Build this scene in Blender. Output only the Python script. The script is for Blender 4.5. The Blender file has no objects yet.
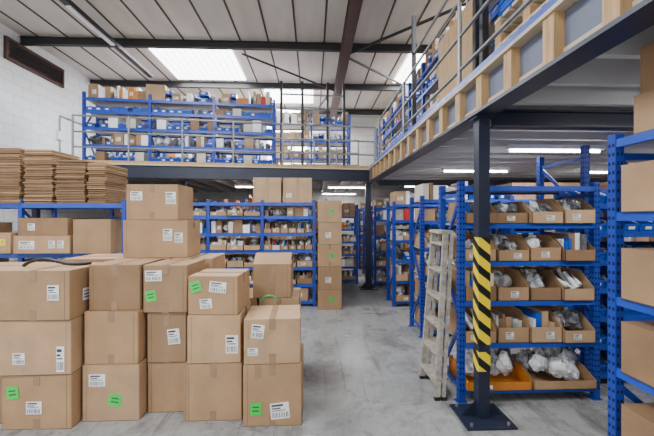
import bpy, math, random
from mathutils import Vector, Matrix
R = random.Random(7)
COL = bpy.context.scene.collection

# ---------------------------------------------------------------- materials
def mat(name, col, rough=0.6, metal=0.0, var=0.0, scale=8.0, bump=0.0, objrand=0.0, emis=None, estr=0, spec=0.5, stretch=None, islrand=0.0):
    m = bpy.data.materials.new(name); m.use_nodes = True
    nt = m.node_tree; b = nt.nodes['Principled BSDF']
    b.inputs['Base Color'].default_value = (*col, 1)
    b.inputs['Roughness'].default_value = rough
    b.inputs['Metallic'].default_value = metal
    b.inputs['Specular IOR Level'].default_value = spec
    if emis:
        b.inputs['Emission Color'].default_value = (*emis, 1)
        b.inputs['Emission Strength'].default_value = estr
    if var or bump or objrand:
        tc = nt.nodes.new('ShaderNodeTexCoord')
        n = nt.nodes.new('ShaderNodeTexNoise'); n.inputs['Scale'].default_value = scale
        n.inputs['Detail'].default_value = 5
        mp = nt.nodes.new('ShaderNodeMapping')
        if stretch: mp.inputs['Scale'].default_value = stretch
        nt.links.new(tc.outputs['Object'], mp.inputs[0]); nt.links.new(mp.outputs[0], n.inputs[0])
        r = nt.nodes.new('ShaderNodeMapRange')
        r.inputs[1].default_value = .3; r.inputs[2].default_value = .7
        r.inputs[3].default_value = 1-var; r.inputs[4].default_value = 1+var
        nt.links.new(n.outputs[0], r.inputs[0])
        hsv = nt.nodes.new('ShaderNodeHueSaturation'); hsv.inputs['Color'].default_value = (*col, 1)
        out = r.outputs[0]
        for src,amt in (('ShaderNodeObjectInfo',objrand),('ShaderNodeNewGeometry',islrand)):
            if not amt: continue
            oi = nt.nodes.new(src)
            r2 = nt.nodes.new('ShaderNodeMapRange'); r2.inputs[3].default_value = 1-amt; r2.inputs[4].default_value = 1+amt
            nt.links.new(oi.outputs['Random' if src=='ShaderNodeObjectInfo' else 'Random Per Island'], r2.inputs[0])
            mu = nt.nodes.new('ShaderNodeMath'); mu.operation = 'MULTIPLY'
            nt.links.new(out, mu.inputs[0]); nt.links.new(r2.outputs[0], mu.inputs[1])
            out = mu.outputs[0]
        nt.links.new(out, hsv.inputs['Value'])
        nt.links.new(hsv.outputs[0], b.inputs['Base Color'])
        if bump:
            bp = nt.nodes.new('ShaderNodeBump'); bp.inputs['Strength'].default_value = bump; bp.inputs['Distance'].default_value = .02
            nt.links.new(n.outputs[0], bp.inputs['Height']); nt.links.new(bp.outputs[0], b.inputs['Normal'])
    return m

CARD  = mat('cardboard', (.355,.215,.113), .6, var=.13, scale=4, bump=.45, objrand=.17)
CARD2 = mat('cardboard_light', (.43,.275,.155), .65, var=.12, scale=5, bump=.35, objrand=.08)
CARD3 = mat('cardboard_dark', (.25,.145,.073), .7, var=.14, scale=5, bump=.35, objrand=.08)
EDGE  = mat('cardboard_edge', (.10,.056,.028), .9)
TAPE  = mat('packing_tape', (.31,.195,.115), .13, var=.08, scale=20, bump=.15)
WHITE = mat('label_white', (.84,.84,.86), .5)
INK   = mat('label_ink', (.05,.05,.06), .6)
GREEN = mat('sticker_green', (.02,.60,.07), .5)
YEL   = mat('sticker_yellow', (.85,.72,.02), .5)
BLUE  = mat('rack_blue_paint', (.009,.040,.31), .36, var=.15, scale=3)
BLUE2 = mat('beam_blue_paint', (.015,.062,.41), .36, var=.1, scale=3)
DBLUE = mat('column_navy_paint', (.012,.017,.038), .42, var=.2, scale=4)
HOLE  = mat('punched_hole', (.002,.004,.02), .9)
BINB  = mat('plastic_bin_blue', (.010,.08,.48), .3)
SHELF = mat('shelf_board', (.40,.37,.32), .6, var=.08, scale=4)
STEEL = mat('galvanised_steel', (.24,.25,.26), .4, metal=.6, var=.15, scale=9)
DARK  = mat('dark_steel', (.022,.022,.025), .5)
BROWN = mat('red_oxide_steel', (.065,.027,.018), .55, var=.2, scale=3)
TIMB  = mat('timber', (.42,.26,.12), .65, var=.25, scale=4, stretch=(8,8,1))
BAG   = mat('clear_plastic_bag', (.58,.60,.64), .16, var=.45, scale=18, bump=1.0, islrand=.35)
GREYS = mat('grey_parts', (.11,.115,.13), .4, var=.5, scale=30, bump=.5)
ORNG  = mat('orange_carton', (.55,.19,.02), .6, var=.15)
LADM  = mat('ladder_worn_timber', (.36,.33,.28), .55, metal=.05, var=.35, scale=18)
BLACK = mat('black_rubber', (.008,.008,.008), .5)
PALLW = mat('pale_wood', (.50,.42,.30), .7, var=.18, scale=3)
SKYL  = mat('skylight_glazing', (.9,.95,1), .4, emis=(.95,.98,1), estr=9)
TUBE  = mat('fluorescent_tube', (1,1,1), .4, emis=(1,.99,.96), estr=22)
WINM  = mat('window_daylight', (.9,.95,1), .3, emis=(1,.96,.86), estr=6)
STRAP = mat('green_strap', (.02,.45,.12), .4)
MINT  = mat('pale_carton', (.58,.53,.44), .7, var=.05)
REDP  = mat('red_plastic', (.45,.02,.015), .4)
CMATS = [CARD,CARD2,CARD3]

def hazard():
    m = bpy.data.materials.new('hazard_tape'); m.use_nodes=True; nt=m.node_tree; b=nt.nodes['Principled BSDF']
    tc=nt.nodes.new('ShaderNodeTexCoord'); s=nt.nodes.new('ShaderNodeSeparateXYZ'); nt.links.new(tc.outputs['Object'],s.inputs[0])
    def M(op,a,bv):
        n=nt.nodes.new('ShaderNodeMath'); n.operation=op
        for i,v in enumerate((a,bv)):
            if v is None: continue
            if hasattr(v,'links'): nt.links.new(v,n.inputs[i])
            else: n.inputs[i].default_value=v
        return n.outputs[0]
    a=M('SUBTRACT',s.outputs[0],s.outputs[1]); a=M('MULTIPLY',a,.8); a=M('ADD',a,s.outputs[2]); a=M('MULTIPLY',a,6.6); a=M('FRACT',a,None); a=M('GREATER_THAN',a,.46)
    mx=nt.nodes.new('ShaderNodeMix'); mx.data_type='RGBA'; nt.links.new(a,mx.inputs[0])
    mx.inputs[6].default_value=(.01,.01,.012,1); mx.inputs[7].default_value=(.80,.60,.01,1)
    nt.links.new(mx.outputs[2],b.inputs['Base Color']); b.inputs['Roughness'].default_value=.35
    return m
HAZ=hazard()

def concrete():
    m=bpy.data.materials.new('polished_concrete'); m.use_nodes=True; nt=m.node_tree; b=nt.nodes['Principled BSDF']
    tc=nt.nodes.new('ShaderNodeTexCoord')
    def noise(sc,det,ro,stretch=None,dist=0):
        n=nt.nodes.new('ShaderNodeTexNoise'); n.inputs['Scale'].default_value=sc; n.inputs['Detail'].default_value=det; n.inputs['Roughness'].default_value=ro; n.inputs['Distortion'].default_value=dist
        mp=nt.nodes.new('ShaderNodeMapping'); mp.inputs['Scale'].default_value=stretch or (1,1,1)
        nt.links.new(tc.outputs['Object'],mp.inputs[0]); nt.links.new(mp.outputs[0],n.inputs[0]); return n
    def ramp(n,p0,c0,p1,c1):
        cr=nt.nodes.new('ShaderNodeValToRGB'); e=cr.color_ramp.elements; e[0].position=p0; e[1].position=p1; e[0].color=(*c0,1); e[1].color=(*c1,1)
        nt.links.new(n.outputs[0],cr.inputs[0]); return cr
    def mul(a,c):
        mx=nt.nodes.new('ShaderNodeMix'); mx.data_type='RGBA'; mx.blend_type='MULTIPLY'; mx.inputs[0].default_value=1
        nt.links.new(a,mx.inputs[6]); nt.links.new(c,mx.inputs[7]); return mx.outputs[2]
    n1=noise(.8,8,.65)
    c=ramp(n1,.32,(.235,.238,.24),.68,(.385,.388,.39)).outputs[0]
    c=mul(c,ramp(noise(9,7,.75),.34,(.66,.64,.61),.52,(1,1,1)).outputs[0])
    c=mul(c,ramp(noise(2.2,6,.7,(1,.35,1),1.5),.38,(.68,.66,.64),.47,(1,1,1)).outputs[0])
    c=mul(c,ramp(noise(30,3,.8),.30,(.5,.5,.5),.38,(1,1,1)).outputs[0])
    # long wheel / scuff marks along the aisle
    c=mul(c,ramp(noise(3.2,4,.6,(3.0,.12,1),.6),.33,(.60,.59,.58),.40,(1,1,1)).outputs[0])
    nt.links.new(c,b.inputs['Base Color'])
    mr=nt.nodes.new('ShaderNodeMapRange'); mr.inputs[1].default_value=.3; mr.inputs[2].default_value=.7; mr.inputs[3].default_value=.18; mr.inputs[4].default_value=.45
    nt.links.new(n1.outputs[0],mr.inputs[0]); nt.links.new(mr.outputs[0],b.inputs['Roughness'])
    return m
def blockwork(name,c1,c2,cm,axis):
    m=bpy.data.materials.new(name); m.use_nodes=True; nt=m.node_tree; b=nt.nodes['Principled BSDF']
    tc=nt.nodes.new('ShaderNodeTexCoord'); s=nt.nodes.new('ShaderNodeSeparateXYZ'); c=nt.nodes.new('ShaderNodeCombineXYZ')
    nt.links.new(tc.outputs['Object'],s.inputs[0]); nt.links.new(s.outputs[axis],c.inputs[0]); nt.links.new(s.outputs[2],c.inputs[1])
    br=nt.nodes.new('ShaderNodeTexBrick'); br.inputs['Scale'].default_value=1; br.inputs['Brick Width'].default_value=.45; br.inputs['Row Height'].default_value=.225
    br.inputs['Mortar Size'].default_value=.008; br.inputs['Color1'].default_value=(*c1,1); br.inputs['Color2'].default_value=(*c2,1); br.inputs['Mortar'].default_value=(*cm,1)
    nt.links.new(c.outputs[0],br.inputs[0]); nt.links.new(br.outputs[0],b.inputs['Base Color']); b.inputs['Roughness'].default_value=.8
    bp=nt.nodes.new('ShaderNodeBump'); bp.invert=True; bp.inputs['Strength'].default_value=.5; bp.inputs['Distance'].default_value=.008
    nt.links.new(br.outputs['Fac'],bp.inputs['Height']); nt.links.new(bp.outputs[0],b.inputs['Normal'])
    return m
FLOORM=concrete()
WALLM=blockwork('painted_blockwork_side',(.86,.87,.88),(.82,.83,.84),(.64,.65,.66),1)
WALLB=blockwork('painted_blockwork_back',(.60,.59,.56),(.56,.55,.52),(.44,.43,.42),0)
CEILM=mat('roof_sheet',(.56,.525,.465),.8,var=.14,scale=1.5,stretch=(1.6,.4,1))
UNDER=mat('deck_underside',(.46,.46,.47),.7,var=.06,scale=2)
JOIST=mat('joist_steel',(.55,.55,.56),.5,var=.06,scale=2)
DECKM=mat('chipboard_deck',(.38,.29,.19),.7,var=.1)

# ---------------------------------------------------------------- mesh builder
class MB:
    def __init__(s): s.v=[]; s.f=[]; s.m=[]; s.sm=[]; s.mats=[]
    def mi(s,m):
        if m not in s.mats: s.mats.append(m)
        return s.mats.index(m)
    def add(s,vs,fs,m,smooth=False):
        o=len(s.v); s.v+= [tuple(v) for v in vs]; k=s.mi(m)
        for f in fs: s.f.append([o+i for i in f]); s.m.append(k); s.sm.append(smooth)
    def box(s,x0,y0,z0,x1,y1,z1,m,rz=0,M=None):
        vs=[Vector((x,y,z)) for z in (z0,z1) for x,y in ((x0,y0),(x1,y0),(x1,y1),(x0,y1))]
        if rz:
            c=Vector(((x0+x1)/2,(y0+y1)/2,0)); r=Matrix.Rotation(rz,3,'Z'); vs=[r@(v-c)+c for v in vs]
        if M: vs=[M@v for v in vs]
        s.add(vs,[(3,2,1,0),(4,5,6,7),(0,1,5,4),(1,2,6,5),(2,3,7,6),(3,0,4,7)],m)
    def beam(s,p0,p1,w,h,m):
        p0=Vector(p0);p1=Vector(p1);d=(p1-p0).normalized()
        up=Vector((0,0,1)) if abs(d.z)<.95 else Vector((0,1,0))
        a=d.cross(up).normalized()*w/2; b=a.cross(d).normalized()*h/2
        vs=[p+q for p in (p0,p1) for q in (-a-b,a-b,a+b,-a+b)]
        s.add(vs,[(3,2,1,0),(4,5,6,7),(0,1,5,4),(1,2,6,5),(2,3,7,6),(3,0,4,7)],m)
    def cyl(s,p0,p1,r,m,n=8):
        p0=Vector(p0);p1=Vector(p1);d=(p1-p0).normalized()
        up=Vector((0,0,1)) if abs(d.z)<.95 else Vector((0,1,0))
        a=d.cross(up).normalized(); b=a.cross(d)
        vs=[p+r*(math.cos(t)*a+math.sin(t)*b) for p in (p0,p1) for t in [2*math.pi*i/n for i in range(n)]]
        s.add(vs,[(i,(i+1)%n,n+(i+1)%n,n+i) for i in range(n)],m,True)
        s.add([vs[i] for i in range(n)],[tuple(range(n))[::-1]],m); s.add([vs[n+i] for i in range(n)],[tuple(range(n))],m)
    def quad(s,a,b,c,d,m): s.add([a,b,c,d],[(0,1,2,3)],m)
    def lump(s,c,rx,ry,rz,m):
        n=10;k=6;vs=[]
        for j in range(k+1):
            ph=math.pi*j/k
            for i in range(n):
                t=2*math.pi*i/n; q=R.uniform(.62,1.18)
                vs.append((c[0]+rx*q*math.sin(ph)*math.cos(t),c[1]+ry*q*math.sin(ph)*math.sin(t),max(c[2]-rz*.98,c[2]+rz*q*math.cos(ph))))
        fs=[(j*n+i,(j+1)*n+i,(j+1)*n+(i+1)%n,j*n+(i+1)%n) for j in range(k) for i in range(n)]
        s.add(vs,fs,m,R.random()<.3)
    def done(s,name,loc=(0,0,0),rz=0,parent=None):
        me=bpy.data.meshes.new(name); me.from_pydata(s.v,[],s.f)
        for m in s.mats: me.materials.append(m)
        for p,k,sm in zip(me.polygons,s.m,s.sm): p.material_index=k; p.use_smooth=sm
        me.update()
        o=bpy.data.objects.new(name,me); COL.objects.link(o); o.location=loc; o.rotation_euler=(0,0,rz)
        if parent: o.parent=parent
        return o
def empty(name,loc=(0,0,0),rz=0):
    e=bpy.data.objects.new(name,None); COL.objects.link(e); e.location=loc; e.rotation_euler=(0,0,rz); e.empty_display_size=.2
    return e

def label(mb,x,z,w,h,y,m=WHITE,ang=0):
    c,s_=math.cos(ang),math.sin(ang)
    def P(u,v,off): return (x+u*c-v*s_, y-off, z+u*s_+v*c)
    mb.quad(P(0,0,.002),P(w,0,.002),P(w,h,.002),P(0,h,.002),m)
    if m is WHITE:
        for (a,b_,c0,d) in ((.08,.78,.7,.90),(.08,.62,.55,.70),(.08,.50,.8,.55)):
            mb.quad(P(w*a,h*b_,.003),P(w*c0,h*b_,.003),P(w*c0,h*d,.003),P(w*a,h*d,.003),INK)
        k=.08
        while k<.9:
            q=R.uniform(.02,.05); mb.quad(P(w*k,h*.08,.003),P(w*(k+q),h*.08,.003),P(w*(k+q),h*.40,.003),P(w*k,h*.40,.003),INK); k+=q+R.uniform(.03,.07)
    else:
        for b_ in (.3,.6):
            mb.quad(P(w*.2,h*b_,.003),P(w*.8,h*b_,.003),P(w*.8,h*(b_+.1),.003),P(w*.2,h*(b_+.1),.003),INK)
def labelX(mb,y,z,w,h,x,m=WHITE):
    mb.quad((x+.002,y,z),(x+.002,y+w,z),(x+.002,y+w,z+h),(x+.002,y,z+h),m)
    for b_ in (.2,.45,.7):
        mb.quad((x+.003,y+w*.1,z+h*b_),(x+.003,y+w*.85,z+h*b_),(x+.003,y+w*.85,z+h*(b_+.1)),(x+.003,y+w*.1,z+h*(b_+.1)),INK)

def chambox(mb,a,b,z0,z1,c,m):
    """carton body: rounded vertical corners, slightly crushed/bulged faces"""
    ring=[]
    for sx,sy in ((-1,-1),(1,-1),(1,1),(-1,1)):
        p=[(sx*a,sy*(b-c)),(sx*(a-c),sy*b)]
        if (sx*sy)<0: p=p[::-1]
        ring+=p
    full=[]
    n=len(ring)
    for i in range(n):
        p=ring[i]; q=ring[(i+1)%n]; full.append((p,0))
        L=math.hypot(q[0]-p[0],q[1]-p[1])
        if L>c*3:
            for t in (.25,.5,.75): full.append(((p[0]+(q[0]-p[0])*t,p[1]+(q[1]-p[1])*t),math.sin(math.pi*t)))
    lv=6; vs=[]; k=len(full)
    amp=[R.uniform(-.009,.0018) for _ in range(k)]
    for j in range(lv+1):
        t=j/lv
        for i,((x,y),w) in enumerate(full):
            nx,ny=(0,0)
            if w: 
                if abs(abs(x)-a)<1e-6: nx=math.copysign(1,x)
                else: ny=math.copysign(1,y)
            d=amp[i]*w*math.sin(math.pi*t)
            vs.append((x+nx*d,y+ny*d,z0+(z1-z0)*t))
    fs=[(j*k+i,j*k+(i+1)%k,(j+1)*k+(i+1)%k,(j+1)*k+i) for j in range(lv) for i in range(k)]
    fs+=[tuple(range(k))[::-1],tuple(lv*k+i for i in range(k))]
    mb.add(vs,fs,m)

def carton(x0,x1,y0,z0,h,d=.45,rz=0,labels=(),m=None,name='cardboard_box',flaps=False,seam=None):
    w=x1-x0; mb=MB(); a=w/2; b=d/2
    if m is None: m=R.choice((CARD,CARD,CARD,CARD2,CARD3)) if not labels else R.choice((CARD,CARD,CARD2))
    chambox(mb,a,b,0,h-.006,.006,m)
    if seam is None: seam='y' if R.random()<.4 else 'x'
    if not flaps:
        if seam=='x':
            mb.box(-a+.001,-b+.003,h-.0058,a-.001,-.003,h-.001,m)
            mb.box(-a+.001,.003,h-.0058,a-.001,b-.001,h-.001,m)
            mb.box(-a-.001,-.026,h-.001,a+.001,.026,h,TAPE)
            for sx in (-1,1):
                mb.box(min(sx*a,sx*(a+.0015)),-.026,h-.085,max(sx*a,sx*(a+.0015)),.026,h,TAPE)
        else:
            mb.box(-a+.001,-b+.003,h-.0058,-.003,b-.003,h-.001,m)
            mb.box(.003,-b+.003,h-.0058,a-.001,b-.003,h-.001,m)
            mb.box(-.026,-b-.001,h-.001,.026,b+.001,h,TAPE)
            mb.box(-.026,-b-.0015,h-.085,.026,-b,h,TAPE); mb.box(-.026,-b-.0015,0,.026,-b,.08,TAPE)
    else:
        for sy in (-1,1):
            M=Matrix.Translation((0,sy*b,h-.006))@Matrix.Rotation(sy*math.radians(-28),4,'X')
            mb.box(-a+.002,0 if sy<0 else -b*.96,0,a-.002,b*.96 if sy<0 else 0,.005,m,M=M)
    mb.box(-a-.0008,-b-.0008,0,a+.0008,b+.0008,.004,EDGE)
    e0=R.choice((-1,1))*(a-.035)
    mb.quad((e0-.001,-b-.0012,.005),(e0+.001,-b-.0012,.005),(e0+.001,-b-.0012,h-.01),(e0-.001,-b-.0012,h-.01),EDGE)
    for lb in labels:
        k=lb[0]
        if k=='w': label(mb,-a+lb[1]*w,lb[2]*h,lb[3],lb[4],-b,WHITE,lb[5] if len(lb)>5 else 0)
        elif k=='g': label(mb,-a+lb[1]*w,lb[2]*h,lb[3],lb[4],-b,GREEN,lb[5] if len(lb)>5 else 0)
        elif k=='y': label(mb,-a+lb[1]*w,lb[2]*h,lb[3],lb[4],-b,YEL,0)
        elif k=='x': labelX(mb,-b+lb[1]*d,lb[2]*h,lb[3],lb[4],a,WHITE)
        elif k=='t': mb.quad((-a+lb[1]*w,-b-.001,h*lb[2]),(-a+lb[1]*w+lb[3],-b-.001,h*lb[2]),(-a+lb[1]*w+lb[3],-b-.001,h),(-a+lb[1]*w,-b-.001,h),TAPE)
    return mb.done(name,((x0+x1)/2,y0+d/2,z0),rz)

# ---------------------------------------------------------------- stock generators (local coords)
def cardbin(mb,x,y,z,w,d,h,m,fill=True):
    t=.004; lip=h*R.uniform(.42,.6)
    mb.box(x,y,z,x+w,y+d,z+t,m); mb.box(x,y+d-t,z,x+w,y+d,z+h,m); mb.box(x,y,z,x+w,y+t,z+lip,m)
    for xx in (x,x+w-t):
        pr=[(y,z),(y+d,z),(y+d,z+h),(y+d*.38,z+h),(y,z+lip)]
        vs=[(xx,p[0],p[1]) for p in pr]+[(xx+t,p[0],p[1]) for p in pr]
        mb.add(vs,[(0,1,2,3,4),(9,8,7,6,5)]+[(i,(i+1)%5,5+(i+1)%5,5+i) for i in range(5)],m)
    if R.random()<.6: label(mb,x+w*R.uniform(.1,.5),z+lip*.25,w*.26,lip*.45,y)
    if fill:
        sty=R.random()
        if sty<.55:
            for i in range(R.choice((5,6,7))):
                c=R.choice((BAG,BAG,BAG,BAG,GREYS,GREYS,WHITE))
                r=w*R.uniform(.16,.30)
                mb.lump((x+w/2+R.uniform(-.5,.5)*(w-2*r-.02),y+r+.02+R.random()*max(0,(d-2*r-.06)),z+h*R.uniform(.45,.78)),r,r,h*R.uniform(.26,.42),c)
        elif sty<.8:
            xx=x+.012
            while xx<x+w-.04:
                q=R.uniform(.015,.06); c=R.choice((WHITE,WHITE,CARD2,CARD3,MINT,GREYS,BINB,BAG))
                mb.box(xx,y+.03+R.random()*.06,z+t,min(xx+q,x+w-.01),y+d-.03,z+h*R.uniform(.6,1.15),c); xx+=q+.004
        else:
            for i in range(12):
                xx=x+.03+R.random()*(w-.08); yy=y+.03+R.random()*(d*.5)
                mb.cyl((xx,yy,z+h*.35+R.random()*.04),(xx+R.uniform(-.03,.03),yy+.14,z+h*R.uniform(.6,1.0)),R.uniform(.012,.025),R.choice((WHITE,GREYS,WHITE,STEEL,BINB,REDP if R.random()<.3 else WHITE)),8)
def plasticbin(mb,x,y,z,w,d,h,m):
    t=.006; q=.012; lip=h*.5
    mb.box(x+q,y+.01,z,x+w-q,y+d,z+t,m); mb.box(x+q,y+d-t,z,x+w-q,y+d,z+h,m)
    mb.add([(x+q,y+.02,z),(x+w-q,y+.02,z),(x+w-.004,y-.005,z+lip),(x+.004,y-.005,z+lip)],[(0,1,2,3)],m)
    mb.box(x+.004,y-.012,z+lip-.01,x+w-.004,y-.002,z+lip+.006,m)
    for xx,k in ((x+.003,1),(x+w-.009,-1)):
        pr=[(y+.015,z),(y+d,z),(y+d,z+h),(y+d*.45,z+h),(y,z+lip)]
        vs=[(xx,p[0],p[1]) for p in pr]+[(xx+t,p[0],p[1]) for p in pr]
        mb.add(vs,[(0,1,2,3,4),(9,8,7,6,5)]+[(i,(i+1)%5,5+(i+1)%5,5+i) for i in range(5)],m)
    if R.random()<.6: mb.quad((x+w*.3,y-.001,z+lip*.35),(x+w*.7,y-.001,z+lip*.35),(x+w*.7,y-.008,z+lip*.75),(x+w*.3,y-.008,z+lip*.75),WHITE)
    mb.lump((x+w/2,y+d*.5,z+h*.5),w*.36,d*.34,h*.42,R.choice((BAG,BAG,GREYS,WHITE,CARD3)))
def stock(mb,kind,x,y,z,w,d,h):
    if kind=='bins':
        n=max(1,round(w/R.choice((.29,.30,.25)))); s=w/n; hh=min(h*.82,.27)
        for i in range(n):
            cardbin(mb,x+i*s+.006,y-.03+R.uniform(-.03,.02),z,s-.014,d-.05,hh*R.uniform(.82,1),R.choice(CMATS+[CARD,CARD2]))
    elif kind=='smallbins':
        n=max(1,round(w/.16)); s=w/n
        for i in range(n): cardbin(mb,x+i*s+.004,y-.02,z,s-.01,d-.03,min(h*.7,.17),R.choice((CARD2,CARD,MINT,CARD3)))
    elif kind=='blue':
        n=max(1,round(w/.17)); s=w/n
        for i in range(n): plasticbin(mb,x+i*s+.003,y-.02,z,s-.006,d*.75,min(h*.85,.15),BINB)
    elif kind=='cartons':
        xx=x+.01
        while xx<x+w-.15:
            ww=min(R.uniform(.28,.5),x+w-.01-xx); hh=min(h-.03,R.uniform(.22,.4)); yy=y+R.uniform(-.02,.05)
            c=R.choice(CMATS); mb.box(xx,yy,z,xx+ww-.012,y+d-.04,z+hh,c)
            mb.quad((xx+ww*.44,yy-.001,z),(xx+ww*.56,yy-.001,z),(xx+ww*.56,yy-.001,z+hh),(xx+ww*.44,yy-.001,z+hh),TAPE)
            if R.random()<.7: label(mb,xx+ww*R.uniform(.1,.55),z+hh*.3,.1,.07,yy)
            xx+=ww
    elif kind=='mixed':
        xx=x+.01
        while xx<x+w-.05:
            ww=min(R.uniform(.05,.22),x+w-.01-xx); hh=h*R.uniform(.55,.95); yy=y+R.uniform(0,.08)
            c=R.choice((CARD,CARD2,MINT,WHITE,WHITE,BAG,BAG,BINB,GREYS,CARD3,BINB,ORNG if R.random()<.4 else CARD3,REDP if R.random()<.3 else CARD))
            if c is BAG or (c is GREYS): mb.lump((xx+ww/2,y+d*.45,z+hh*.45),ww*.5,d*.35,hh*.45,c)
            elif c is BINB:
                plasticbin(mb,xx,yy,z,ww,d*.7,min(hh,.16),BINB)
                if h>.33: plasticbin(mb,xx,yy,z+.165,ww,d*.7,.14,BINB)
            else:
                mb.box(xx,yy,z,xx+ww-.01,y+d-.05,z+hh,c)
                if c is not WHITE and R.random()<.5: label(mb,xx+ww*.2,z+hh*.3,ww*.5,hh*.3,yy)
            xx+=ww
    elif kind=='bluemix':
        xx=x+.01
        while xx<x+w-.1:
            q=R.random()
            if q<.68:
                ww=min(.17,x+w-xx-.005); plasticbin(mb,xx,y-.01,z,ww-.004,d*.7,min(h*.7,.15),BINB)
                if h>.3:
                    if R.random()<.75: plasticbin(mb,xx,y+.01,z+.155,ww-.004,d*.7,min(.13,h-.17),R.choice((BINB,BINB,WHITE)))
                    else: mb.lump((xx+ww/2,y+d*.4,z+.2),ww*.45,.14,.06,BAG)
            elif q<.85: ww=min(.2,x+w-xx-.005); mb.box(xx,y+.02,z,xx+ww-.01,y+d-.08,z+h*R.uniform(.6,.95),R.choice((CARD,MINT,WHITE,CARD3)))
            else: ww=.1; mb.lump((xx+.05,y+d*.4,z+h*.4),.06,.12,h*.4,R.choice((GREYS,BAG)))
            xx+=ww
    elif kind=='trays':
        n=max(1,round(w/.55)); s=w/n
        for i in range(n):
            m=ORNG if i==0 else R.choice((CARD,CARD2)); hb=h*.42
            cardbin(mb,x+i*s+.01,y-.07,z,s-.02,d-.03,hb,m,False)
            for k in range(20):
                r=R.uniform(.05,.10); mb.lump((x+i*s+.1+R.random()*(s-.2),y+.03+R.random()*(d-.22),z+h*R.uniform(.3,.6)),r,r,h*.26,R.choice((BAG,BAG,BAG,WHITE,GREYS)))

def rack(x,y,w,d,h,levels,kinds,rz=0,z=0,bays=1,holes=False,name='shelving_rack',pw=.055,board=SHELF,stockit=True,bh=.05):
    e=empty(name,(x,y,z),rz); fr=MB(); st=MB(); bw=w/bays
    for i in range(bays+1):
        cx=min(max(i*bw,pw/2),w-pw/2)
        for yy in (0,d-pw):
            fr.box(cx-pw/2,yy,.004,cx+pw/2,yy+pw,h,BLUE)
            fr.box(cx-pw*.8,yy-.01,0,cx+pw*.8,yy+pw+.01,.006,BLUE)
        if holes:
            zz=.1
            while zz<h-.03:
                for k in (-.25,.25):
                    xx=cx+k*pw
                    fr.box(xx-.006,-.0012,zz,xx+.006,0,zz+.018,HOLE)
                for k in (.3,.7):
                    for sx in (cx-pw/2-.0012,cx+pw/2):
                        for yb in (0,d-pw): fr.box(sx,yb+k*pw-.005,zz,sx+.0012,yb+k*pw+.005,zz+.018,HOLE)
                zz+=.05
        n=max(2,int(h/.55)); q=(h-.25)/n
        for k in range(n):
            za=.12+k*q; zb=za+q
            p0,p1=(pw*.5,d-pw*.5) if k%2 else (d-pw*.5,pw*.5)
            fr.beam((cx,p0,za),(cx,p1,zb),.02,.035,BLUE)
        fr.beam((cx,pw,.12),(cx,d-pw,.12),.02,.035,BLUE); fr.beam((cx,pw,h-.12),(cx,d-pw,h-.12),.02,.035,BLUE)
    for b in range(bays):
        xa=b*bw+(pw if b==0 else pw/2); xb=(b+1)*bw-(pw if b==bays-1 else pw/2)
        for li,lz in enumerate(levels):
            fr.box(xa,.004,lz-bh,xb,.034,lz,BLUE2); fr.box(xa,d-.034,lz-bh,xb,d-.004,lz,BLUE2)
            fr.box(xa,.034,lz-.022,xb,d-.034,lz-.004,board)
            nz=levels[li+1]-bh if li+1<len(levels) else (h+.22)
            k=kinds[li] if isinstance(kinds,list) else kinds
            if isinstance(k,tuple): k=R.choice(k)
            if stockit and k: stock(st,k,xa,.03,lz+.001,xb-xa,d-.04,nz-lz)
    fr.done('frame',parent=e)
    if st.v: st.done('shelf_stock',parent=e)
    return e

# ---------------------------------------------------------------- room shell
XL,XR,YF,YB,HC=-6.3,8.0,-4.0,12.5,5.6
mb=MB(); mb.box(XL-.2,YF-.2,-.1,XR+.2,YB+.2,0,FLOORM); mb.done('floor')
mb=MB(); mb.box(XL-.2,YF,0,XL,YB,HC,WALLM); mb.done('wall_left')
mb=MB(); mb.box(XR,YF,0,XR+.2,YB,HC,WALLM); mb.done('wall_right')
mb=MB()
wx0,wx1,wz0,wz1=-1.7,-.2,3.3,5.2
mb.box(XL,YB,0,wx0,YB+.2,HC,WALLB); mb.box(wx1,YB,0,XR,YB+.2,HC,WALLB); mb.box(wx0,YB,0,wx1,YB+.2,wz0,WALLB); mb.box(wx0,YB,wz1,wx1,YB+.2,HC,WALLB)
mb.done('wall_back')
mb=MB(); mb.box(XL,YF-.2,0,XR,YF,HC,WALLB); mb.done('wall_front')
mb=MB(); mb.quad((wx0,YB+.1,wz0),(wx1,YB+.1,wz0),(wx1,YB+.1,wz1),(wx0,YB+.1,wz1),WINM)
for k in range(4): 
    xx=wx0+(wx1-wx0)*k/3; mb.box(xx-.025,YB+.03,wz0,xx+.025,YB+.09,wz1,WHITE)
for k in range(4):
    zz=wz0+(wz1-wz0)*k/3; mb.box(wx0,YB+.03,zz-.025,wx1,YB+.09,zz+.025,WHITE)
mb.done('window_1')
mb=MB(); y0,y1,z0,z1=7.25,8.75,4.98,5.32
mb.box(XL+.002,y0,z0,XL+.012,y1,z1,DARK)
for a_,b_,c_,d_ in ((y0-.06,z0-.06,y1+.06,z0),(y0-.06,z1,y1+.06,z1+.06),(y0-.06,z0,y0,z1),(y1,z0,y1+.06,z1)): mb.box(XL+.002,a_,b_,XL+.06,c_,d_,BROWN)
for k in range(5):
    zz=z0+.02+k*.062; mb.quad((XL+.012,y0,zz+.04),(XL+.012,y1,zz+.04),(XL+.05,y1,zz),(XL+.05,y0,zz),BROWN)
mb.done('window_2')
mb=MB(); mb.cyl((XL+.03,8.7,2.85),(XL+.03,8.7,4.2),.014,STEEL); mb.cyl((XL+.03,8.7,4.2),(XL+.03,9.6,4.2),.014,STEEL); mb.box(XL+.002,8.6,3.6,XL+.07,8.78,3.8,WHITE)
mb.done('wall_conduit')
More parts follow.
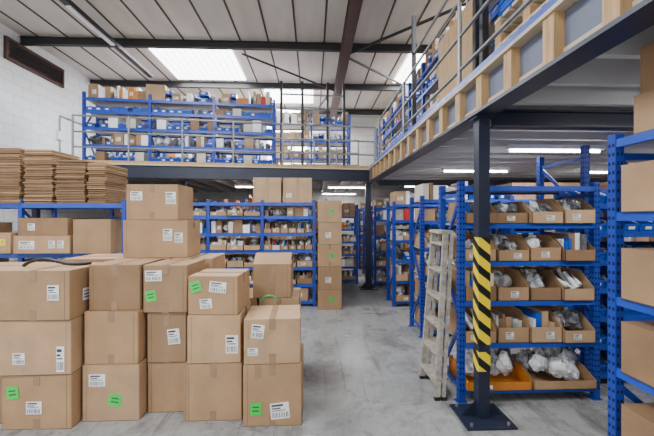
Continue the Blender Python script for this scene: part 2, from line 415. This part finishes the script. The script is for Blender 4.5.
sky=[(-3.8,-1.9,7.75,9.75),(2.3,4.2,7.75,9.75),(-3.8,-1.9,3.2,5.2),(2.3,4.2,3.2,5.2),(-3.8,-1.9,-1.5,.5),(2.3,4.2,-1.5,.5),(-1.5,0,10.3,11.6)]
mb=MB(); mb.box(XL-.2,YF-.2,HC,XR+.2,YB+.2,HC+.1,CEILM)
SEAM=mat('roof_seam',(.07,.058,.045),.8)
xx=XL+.35
while xx<XR:
    mb.box(xx-.018,YF,HC-.014,xx+.018,YB,HC,SEAM); xx+=.62
mb.done('ceiling')
for i,(a,b,c,d) in enumerate(sky):
    mb=MB(); mb.box(a,c,HC-.03,b,d,HC-.014,SKYL)
    k=a
    while k<b-.05:
        mb.box(k,c,HC-.034,k+.012,d,HC-.03,WHITE); k+=.16
    mb.done('skylight')
    L=bpy.data.lights.new('skylight_light','AREA'); L.shape='RECTANGLE'; L.size=b-a; L.size_y=d-c; L.energy=250; L.color=(.94,.975,1)
    o=bpy.data.objects.new('skylight_light',L); COL.objects.link(o); o.location=((a+b)/2,(c+d)/2,HC-.06)
mb=MB()
for yy in (.7,3.0,5.3,7.6,9.9,12.2):
    mb.box(XL,yy-.05,HC-.20,XR,yy+.05,HC-.19,DARK); mb.box(XL,yy-.012,HC-.20,XR,yy+.012,HC-.04,DARK); mb.box(XL,yy-.05,HC-.05,XR,yy+.05,HC-.04,DARK)
mb.done('roof_purlins')
mb=MB()
mb.box(.60,YF,HC-.46,.80,YB,HC-.44,BROWN); mb.box(.69,YF,HC-.45,.71,YB,HC-.21,BROWN); mb.box(.60,YF,HC-.225,.80,YB,HC-.205,BROWN)
mb.done('roof_rafter')
mb=MB()
mb.cyl((.8,7.5,HC-.3),(3.0,5.4,HC-.25),.03,DARK); mb.cyl((.8,7.7,HC-.3),(3.0,9.8,HC-.25),.03,DARK); mb.cyl((.6,9.7,HC-.3),(-1.6,7.7,HC-.25),.025,DARK)
mb.done('roof_bracing')
mb=MB(); mb.box(-4.25,3.0,HC-.30,-4.13,9.0,HC-.22,DARK)
mb.box(-4.23,3.2,HC-.33,-4.15,4.7,HC-.30,TUBE); mb.box(-4.23,6.0,HC-.33,-4.15,7.3,HC-.30,WHITE)
for yy in (3.0,5.3,7.6): mb.box(-4.2,yy-.01,HC-.23,-4.18,yy+.01,HC-.2,DARK)
mb.done('lighting_trunking')

# ---------------------------------------------------------------- mezzanine
DZ=2.80
XLi,XRi,YBi=XL+.01,XR-.01,YB-.01
def skewY(x): return 7.0+(x-XL)/(1.38-XL)*.8
mb=MB()
mb.box(1.43,YF+.01,DZ-.04,XRi,7.8,DZ,DECKM); 
mb.box(1.43,YF+.01,DZ-.05,XRi,YBi,DZ-.04,UNDER)
vs=[(XLi,7.0,DZ-.05),(1.43,7.8,DZ-.05),(1.43,YBi,DZ-.05),(XLi,YBi,DZ-.05)]
mb.add(vs+[(v[0],v[1],DZ) for v in vs],[(3,2,1,0),(4,5,6,7),(0,1,5,4),(1,2,6,5),(2,3,7,6),(3,0,4,7)],UNDER)
mb.box(1.43,7.8,DZ-.04,XRi,YBi,DZ,DECKM)
mb.done('mezzanine_deck')
mb=MB()
yy=-3.8
Yj=[]
while yy<7.8: Yj.append(yy); yy+=.40
for j in Yj:
    y=j+.05
    mb.box(1.43,y-.024,DZ-.23,XR-.03,y+.024,DZ-.052,JOIST)
x=XL+.3
while x<1.3:
    mb.box(x-.024,skewY(x)+.12,DZ-.23,x+.024,YBi,DZ-.052,JOIST); x+=.45
mb.done('mezzanine_joists')
mb=MB()
mb.box(1.39,-3.9,2.50,1.42,7.8,2.79,DBLUE)
mb.box(1.31,-3.9,2.50,1.39,7.8,2.525,DBLUE)
mb.box(1.30,-3.9,2.79,1.42,7.8,2.815,PALLW)
mb.box(1.31,-3.9,2.815,1.42,7.8,2.865,BLUE2)
mb.box(1.42,-3.9,2.50,1.48,7.8,2.525,DBLUE)
GP=mat('fascia_grey_panel',(.12,.14,.20),.6)
for j in Yj:
    y=j+.05
    mb.box(1.315,y-.045,2.525,1.39,y+.045,2.79,TIMB)
    mb.box(1.365,y+.05,2.53,1.39,y+.35,2.585,PALLW)
    mb.box(1.375,y+.05,2.585,1.39,y+.35,2.785,GP)
mb.done('mezzanine_edge_beam')
mb=MB()
a=Vector((XL+.02,7.0,0)); b=Vector((1.29,7.79,0))
for z0,w,h,m in ((2.51,.10,.02,DARK),(2.64,.03,.26,DBLUE),(2.775,.10,.03,PALLW),(2.82,.04,.06,TIMB)):
    mb.beam(a+Vector((0,0,z0)),b+Vector((0,0,z0)),w,h,m)
mb.done('mezzanine_edge_beam')
mb=MB()
for yy in (2.80,7.95): mb.box(1.5,yy-.06,2.42,XRi,yy+.06,2.435,DBLUE); mb.box(1.5,yy-.01,2.42,XRi,yy+.01,2.56,DBLUE); mb.box(1.5,yy-.06,2.545,XRi,yy+.06,2.56,DBLUE)
mb.done('mezzanine_cross_beam')

def column(x,y,s,top,haz=False,plate=.2):
    e=empty('mezzanine_column' ,(x,y,0)); mb=MB()
    mb.box(-s,-s,.015,s,s,top,DBLUE); mb.box(-plate,-plate*.9,0,plate,plate*.9,.015,DBLUE)
    mb.box(-s*1.7,-s*1.7,top-.015,s*1.7,s*1.7,top,DBLUE)
    for i in (-1,1):
        for j in (-1,1): mb.cyl((i*plate*.75,j*plate*.7,.015),(i*plate*.75,j*plate*.7,.035),.014,STEEL,6)
        mb.add([(i*s,0,.015),(i*plate*.85,0,.015),(i*s,0,.15)],[(0,1,2)] ,DBLUE)
    mb.done('post',parent=e)
    if haz:
        h=MB(); q=s+.003; h.box(-q,-q,.62,q,q,1.50,HAZ); h.box(-q,-q,.40,q,q,.56,HAZ)
        h.done('hazard_tape',parent=e)
    return e
column(1.405,2.78,.046,2.498,True,.2)
column(1.30,7.98,.06,2.498)
column(-2.9,7.75,.05,2.498)
column(-5.9,7.5,.05,2.498)
column(4.6,2.8,.05,2.418); column(4.6,7.95,.05,2.418)

def railing(p0,p1,n,z=DZ,h=1.1,name='guard_rail',m=STEEL):
    mb=MB(); p0=Vector((*p0,z));p1=Vector((*p1,z))
    for i in range(n+1):
        p=p0.lerp(p1,i/n); mb.cyl(p,p+Vector((0,0,h)),.022,m); mb.box(p.x-.05,p.y-.05,z,p.x+.05,p.y+.05,z+.01,m)
    for k in (1.08,.72,.38): mb.cyl(p0+Vector((0,0,h*k/1.08-.02)),p1+Vector((0,0,h*k/1.08-.02)),.018,m)
    return mb.done(name)
railing((1.50,-3.0),(1.50,7.7),5)
railing((-4.95,7.22),(1.45,7.92),6,h=1.0)
railing((-.6,9.6),(1.3,9.7),3)
mb=MB()
for x,y in ((-.75,8.1),(-.25,8.1),(.35,8.15),(.75,8.2),(1.62,3.3),(1.62,3.16),(1.62,5.4)):
    mb.box(x-.03,y-.03,DZ,x+.03,y+.03,DZ+2.1,DARK)
for k in (1.1,1.45,1.8): mb.cyl((-.75,8.1,DZ+k),(.75,8.2,DZ+k),.022,STEEL)
mb.beam((-.75,8.12,DZ+.2),(.35,8.15,DZ+1.8),.03,.04,STEEL)
mb.cyl((1.62,3.3,DZ+1.5),(1.62,5.4,DZ+1.5),.02,STEEL)
mb.done('pallet_gate')

# ---------------------------------------------------------------- racks
A5=math.radians(5)
rack(-4.95,7.5,4.1,.6,1.58,[.1,.45,.82,1.18,1.46],['bluemix','mixed','bluemix','bluemix','mixed'],rz=A5,z=DZ,bays=3,bh=.06)
rack(-1.2,9.9,2.3,.6,1.9,[.1,.6,1.1,1.6],('mixed','cartons','bluemix'),z=DZ,bays=2)
rack(-5.6,9.9,4.0,.6,1.9,[.1,.6,1.1,1.6],('mixed','cartons'),z=DZ,bays=3)
for i,yf in enumerate((7.6,5.6)):
    rack(2.15,yf,1.95,.6,1.9,[.1,.5,.9,1.3,1.7],('mixed','blue','bluemix','mixed'),rz=-math.pi/2,z=DZ,bays=2)
rack(2.35,3.6,1.95,.6,1.9,[.1,.5,.9,1.3,1.7],'bluemix',rz=-math.pi/2,z=DZ,bays=2)
rack(2.15,11.5,3.4,.6,1.9,[.1,.5,.9,1.3,1.7],('mixed','blue','mixed'),rz=-math.pi/2,z=DZ,bays=3)
def pallet_stack(x,y,z,n):
    mb=MB()
    for i in range(n):
        zz=i*.125
        for k in range(3): mb.box(-.28+k*.235,-.45,zz,-.19+k*.235,.45,zz+.018,PALLW)
        for k in range(3):
            for j in range(3): mb.box(-.28+k*.235,-.45+j*.405,zz+.018,-.19+k*.235,-.36+j*.405,zz+.095,TIMB)
        for j in range(7): mb.box(-.285,-.45+j*.135,zz+.095,.285,-.36+j*.135,zz+.125,PALLW)
    return mb.done('wooden_pallet_stack',(x,y,z))
pallet_stack(1.92,2.55,DZ,5)
for j,(yy,zz) in enumerate(((2.2,0),(2.62,0),(2.2,.25),(2.62,.25))):
    mb=MB(); z0=DZ+.626+zz
    x0_,x1_=1.68,2.12; a_=yy; b_=yy+.38; t=.012
    mb.box(x0_,a_,z0,x1_,b_,z0+t,BINB); mb.box(x0_,a_,z0,x0_+t,b_,z0+.25,BINB); mb.box(x1_-t,a_,z0,x1_,b_,z0+.25,BINB); mb.box(x0_,a_,z0,x1_,a_+t,z0+.25,BINB); mb.box(x0_,b_-t,z0,x1_,b_,z0+.25,BINB)
    for q in (.06,.14,.235): mb.box(x0_-.008,a_-.008,z0+q,x0_,b_+.008,z0+q+.015,BLUE2); mb.box(x0_-.008,a_-.008,z0+q,x1_+.008,a_,z0+q+.015,BLUE2)
    mb.lump(((x0_+x1_)/2,(a_+b_)/2,z0+.17),.17,.15,.12,BAG)
    mb.done('plastic_crate')
mb=MB()
for k in range(5):
    xx=1.72+k*.03; mb.box(xx,3.45+k*.01,DZ+.0,xx+.02,4.6-k*.06,DZ+1.25-k*.07,PALLW if k%2 else TIMB)
mb.done('stacked_timber_boards')

LV=[.1,.42,.74,1.06,1.38,1.70,1.95]
rack(-2.95,6.4,3.0,.5,2.0,LV,['cartons','bins','bins',('smallbins','bins'),('smallbins','mixed'),('bins','mixed'),None],bays=3,bh=.06)
rack(-5.0,8.6,6.15,.5,2.0,LV[:-1],('smallbins','cartons','mixed'),bays=5)
rack(-5.85,5.2,3.05,.7,1.93,[.1,.65,1.14,1.88],['cartons','cartons',None,None],bays=2,bh=.07)
rack(1.31,3.0,1.31,.5,1.99,[.12,.53,.91,1.27,1.61,1.95],['trays','bins','bins','bins','bins',None],holes=True,bh=.045)
rowlv=[.1,.48,.86,1.24,1.62,1.92]
for i,yy in enumerate((4.65,6.3,8.25,9.6,11.0)):
    rack(1.49,yy,2.6,.55,1.97,rowlv,[('bins','trays'),('bins','mixed'),('bins','mixed'),('bluemix','smallbins'),('mixed','bins'),('mixed','cartons')],bays=2,holes=(i==0))
for yy in (9.6,11.0):
    rack(-1.9,yy,2.3,.55,2.2,rowlv,('bins','mixed','bluemix'),bays=2)
rack(2.68,3.25,2.2,.72,2.38,[.12,.40,.68,.96,1.24,1.52,1.80],['blue']*7,bays=1,holes=True)
rack(4.3,4.65,2.6,.6,2.2,rowlv,('cartons','mixed'),bays=2)
rack(4.3,6.3,2.6,.6,2.2,rowlv,('cartons','mixed'),bays=2)
rack(1.65,1.84,1.5,.8,2.12,[.40,.84,1.23,1.69,2.09],[None]*5,rz=-math.pi/2,holes=True,pw=.05,stockit=False,bh=.045)
for z in (.40,.84,1.23,1.69):
    carton(1.64,2.04,1.21,z+.001,.27 if z<1.6 else .25,.54,m=R.choice((CARD,CARD3)))
    carton(1.64,2.06,.62,z+.001,.27,.56,m=CARD)
carton(1.66,2.1,1.2,2.091,.20,.5,m=CARD); carton(1.675,2.1,1.18,2.292,.24,.5,m=CARD3)

# ---------------------------------------------------------------- cartons front pile
carton(-2.43,-1.90,2.76,0,.43,.5,-.01,[('w',.35,.28,.12,.10),('g',.08,.55,.09,.1,.1)],seam='y')
carton(-2.45,-1.905,2.75,.43,.43,.5,.012,[('w',.2,.2,.09,.09),('w',.80,.05,.06,.2)])
carton(-2.46,-1.90,2.74,.86,.39,.5,-.01,[('w',.70,.40,.09,.12),('x',.3,.3,.12,.1)])
carton(-3.02,-2.48,2.85,0,.45,.5,0,[('w',.6,.3,.1,.1)]); carton(-3.02,-2.48,2.86,.45,.43,.5); carton(-3.03,-2.49,2.86,.88,.36,.5)
carton(-1.88,-1.425,2.85,0,.46,.45,0,[('w',.12,.62,.13,.10),('g',.45,.28,.10,.10,-.15),('x',.3,.5,.1,.08)],m=CARD2)
carton(-1.87,-1.435,2.86,.46,.43,.45,-.012,[],m=CARD,seam='y')
carton(-1.86,-1.45,2.90,.89,.38,.48,.015,[],m=CARD3)
carton(-1.41,-1.085,2.96,0,.43,.4,0,[],m=CARD)
carton(-1.41,-1.085,2.95,.43,.43,.4,.01,[('w',.55,.35,.10,.13,.1),('t',.42,.7,.05)])
carton(-1.43,-1.06,2.93,.86,.40,.45,-.02,[('w',.05,.66,.14,.09,.03),('g',.08,.22,.09,.09,.2)])
carton(-1.05,-.585,2.82,0,.47,.5,0,[('t',.45,.75,.05),('t',.0,.0,.02)],m=CARD,seam='y')
carton(-1.03,-.60,2.82,.47,.39,.5,.02,[('w',.72,.2,.10,.15)],m=CARD2)
carton(-1.02,-.61,2.84,.86,.32,.42,-.05,[('g',.08,.55,.09,.09,.3),('w',.42,.60,.14,.09,-.1),('w',.25,.15,.1,.08,.1)],m=CARD)
carton(-.556,-.09,2.73,0,.49,.46,0,[('g',.12,.18,.09,.10),('w',.48,.10,.15,.13,.1),('t',.2,.8,.05)],m=CARD)
carton(-.56,-.11,2.74,.49,.36,.44,.04,[('w',.12,.6,.10,.11,-.12),('w',.07,.2,.08,.06)],m=CARD2,seam='y')
for x0,x1,hs in ((-2.45,-1.93,(.43,.42,.41)),(-1.91,-1.42,(.43,.42,.41)),(-1.40,-1.0,(.43,.42,.41)),(-.98,-.56,(.43,.43)),(-.54,-.14,(.43,.43))):
    z=0
    for h in hs:
        carton(x0,x1,3.42,z,h,.5); z+=h
carton(-.60,-.22,3.42,.86,.34,.42,0,[('t',.45,.0,.05)],flaps=True)
carton(-1.90,-1.27,3.48,1.26,.38,.42,.02,[('w',.62,.45,.09,.12),('w',.8,.4,.08,.1)],m=CARD)
carton(-1.87,-1.35,3.49,1.64,.36,.40,-.03,[('w',.76,.45,.10,.12),('w',.08,.55,.12,.09)],m=CARD,seam='y')
carton(-3.5,-2.95,4.2,0,.5,.55); carton(-3.5,-2.95,4.2,.5,.5,.55)
carton(-4.75,-4.42,5.15,1.141,.30,.5,0,[('y',.55,.4,.08,.09),('y',.2,.3,.08,.09)])
carton(-4.35,-3.55,5.12,1.141,.26,.5,0,[('w',.1,.25,.22,.12),('w',.62,.3,.09,.11),('w',.78,.3,.09,.11)])
carton(-4.30,-3.60,5.14,1.401,.26,.5,0,[('w',.2,.3,.1,.1)],m=CARD3)
carton(-3.48,-2.95,5.08,1.141,.50,.55,0,[],m=CARD)
carton(-5.5,-4.85,5.15,1.141,.45,.55)
carton(-4.3,-3.7,4.3,0,.55,.6); carton(-4.3,-3.7,4.3,.55,.5,.6)
carton(-1.12,-.60,6.42,1.951,.47,.42,0,[('t',.45,.0,.05)],m=CARD2); carton(-.56,-.02,6.44,1.951,.47,.42,0,[('t',.45,.0,.05),('w',.1,.2,.1,.08)],m=CARD2)
z=0
for i,h in enumerate((.36,.42,.40,.40,.40)):
    carton(.09+.01*(i%2),.52,6.15,z,h,.4,0,[('w',.3,.3,.1,.1)] if i%2 else [('g',.5,.4,.08,.08)],m=CARD2 if i>2 else CARD); z+=h

def flatstack(x,y,z,w,d,h,name='flat_packed_carton_bundle'):
    mb=MB(); zz=0
    while zz<h:
        t=R.uniform(.022,.034); ox=R.uniform(-.012,.012); oy=R.uniform(-.02,.02)
        mb.box(-w/2+ox,-d/2+oy,zz,w/2+ox,d/2+oy,zz+t*.62,R.choice((CARD,CARD3,CARD3)),rz=R.uniform(-.012,.012))
        mb.box(-w/2+.02,-d/2+.03,zz+t*.6,w/2-.02,d/2-.03,zz+t+.001,EDGE)
        zz+=t
    return mb.done(name,(x,y,z))
flatstack(-4.53,5.5,1.881,.41,.6,.80); flatstack(-4.06,5.5,1.881,.40,.6,.78); 
flatstack(-3.60,5.5,1.881,.42,.6,.64); flatstack(-3.22,5.5,1.881,.26,.6,.58)
carton(-4.25,-3.85,7.62,DZ+1.461,.19,.3,A5,m=ORNG,name='orange_carton'); carton(-3.7,-3.3,7.68,DZ+1.461,.36,.3,A5,m=CARD2)
carton(-1.75,-1.5,7.84,DZ+1.461,.14,.3,A5,m=ORNG,name='orange_carton')

def strap(name,pts,r,m):
    cu=bpy.data.curves.new(name,'CURVE'); cu.dimensions='3D'; cu.bevel_depth=r; sp=cu.splines.new('NURBS'); sp.points.add(len(pts)-1)
    for p,q in zip(sp.points,pts): p.co=(*q,1)
    sp.use_endpoint_u=True; sp.order_u=4; cu.materials.append(m)
    o=bpy.data.objects.new(name,cu); COL.objects.link(o)
strap('black_strap',[(-2.42,2.95,1.262),(-2.35,2.93,1.31),(-2.2,2.93,1.33),(-2.1,2.95,1.27),(-2.0,3.0,1.262),(-1.97,3.1,1.262)],.014,BLACK)
strap('green_strap',[(-.5,3.3,.86),(-.46,3.28,.93),(-.38,3.28,.94),(-.34,3.3,.86)],.008,STRAP)

# ---------------------------------------------------------------- ladder
def ladder():
    e=empty('step_ladder',(.02,0,0)); mb=MB()
    H=1.53
    def pt(u,t,off=0):
        yn=3.06+t*.05; yf=3.48-t*.07
        return Vector((1.17+.10*t-off,yn+(yf-yn)*u,H*t))
    for off in (0,.06):
        for u in (0,1): mb.beam(pt(u,.0,off),pt(u,1,off),.05 if off else .03,.028,LADM)
    for k in range(6):
        t=.1+k*.165; a=pt(0,t,.045); b=pt(1,t,.045); mb.beam(a,b,.10,.022,LADM)
    a=pt(-.05,1,.05); b=pt(1.05,1,.05); mb.beam(a,b,.11,.03,LADM)
    for k in (.2,.75): mb.beam(pt(0,k,-.0),pt(1,k,-.0),.02,.03,LADM)
    for u in (0,1):
        for off in (0,.06): 
            p=pt(u,0,off); mb.box(p.x-.025,p.y-.02,0,p.x+.025,p.y+.02,.03,BLACK)
    mb.done('stiles_and_treads',parent=e)
ladder()

# ---------------------------------------------------------------- lamps
def fluoro(x,y,z,l=1.2,along='x',e=28):
    mb=MB(); a,b=(l/2,.05) if along=='x' else (.05,l/2)
    mb.box(-a,-b,0,a,b,.05,WHITE)
    if along=='x': mb.cyl((-a+.03,0,-.02),(a-.03,0,-.02),.015,TUBE)
    else: mb.cyl((0,-b+.03,-.02),(0,b-.03,-.02),.015,TUBE)
    mb.done('fluorescent_batten',(x,y,z))
    L=bpy.data.lights.new('batten_light','AREA'); L.shape='RECTANGLE'; L.size=a*2; L.size_y=b*2; L.energy=e; L.color=(1,.98,.95)
    o=bpy.data.objects.new('batten_light',L); COL.objects.link(o); o.location=(x,y,z-.045)
for x,y in ((3.0,4.1),(2.9,5.95),(3.0,8.9),(5.5,3.9),(5.5,6.0),(3.0,2.0)): fluoro(x,y,2.51,e=30)
for x,y in ((1.0,9.3),(-1.5,9.2),(.9,11.8)): fluoro(x,y,2.51,e=24)
for x,y in ((-1.0,11.0),(3.9,6.0),(-3.0,11.2)): fluoro(x,y,5.1,e=45)

L=bpy.data.lights.new('rear_fill_light','AREA'); L.shape='RECTANGLE'; L.size=6; L.size_y=3.6; L.energy=150; L.color=(.93,.97,1)  # added fill lamp behind the camera; the front wall has no door opening
o=bpy.data.objects.new('rear_fill_light',L); COL.objects.link(o); o.location=(-2,YF+.1,2.4); o.rotation_euler=(math.pi/2,0,0)

w=bpy.data.worlds.new('world'); bpy.context.scene.world=w; w.use_nodes=True
w.node_tree.nodes['Background'].inputs[0].default_value=(.8,.88,1,1); w.node_tree.nodes['Background'].inputs[1].default_value=.6

cam=bpy.data.cameras.new('camera'); cam.sensor_width=36; cam.lens=340/654*36
c=bpy.data.objects.new('camera',cam); COL.objects.link(c); c.location=(0,0,1.66); c.rotation_euler=(math.pi/2,0,-math.radians(2.36))
cam.clip_start=.05
bpy.context.scene.camera=c
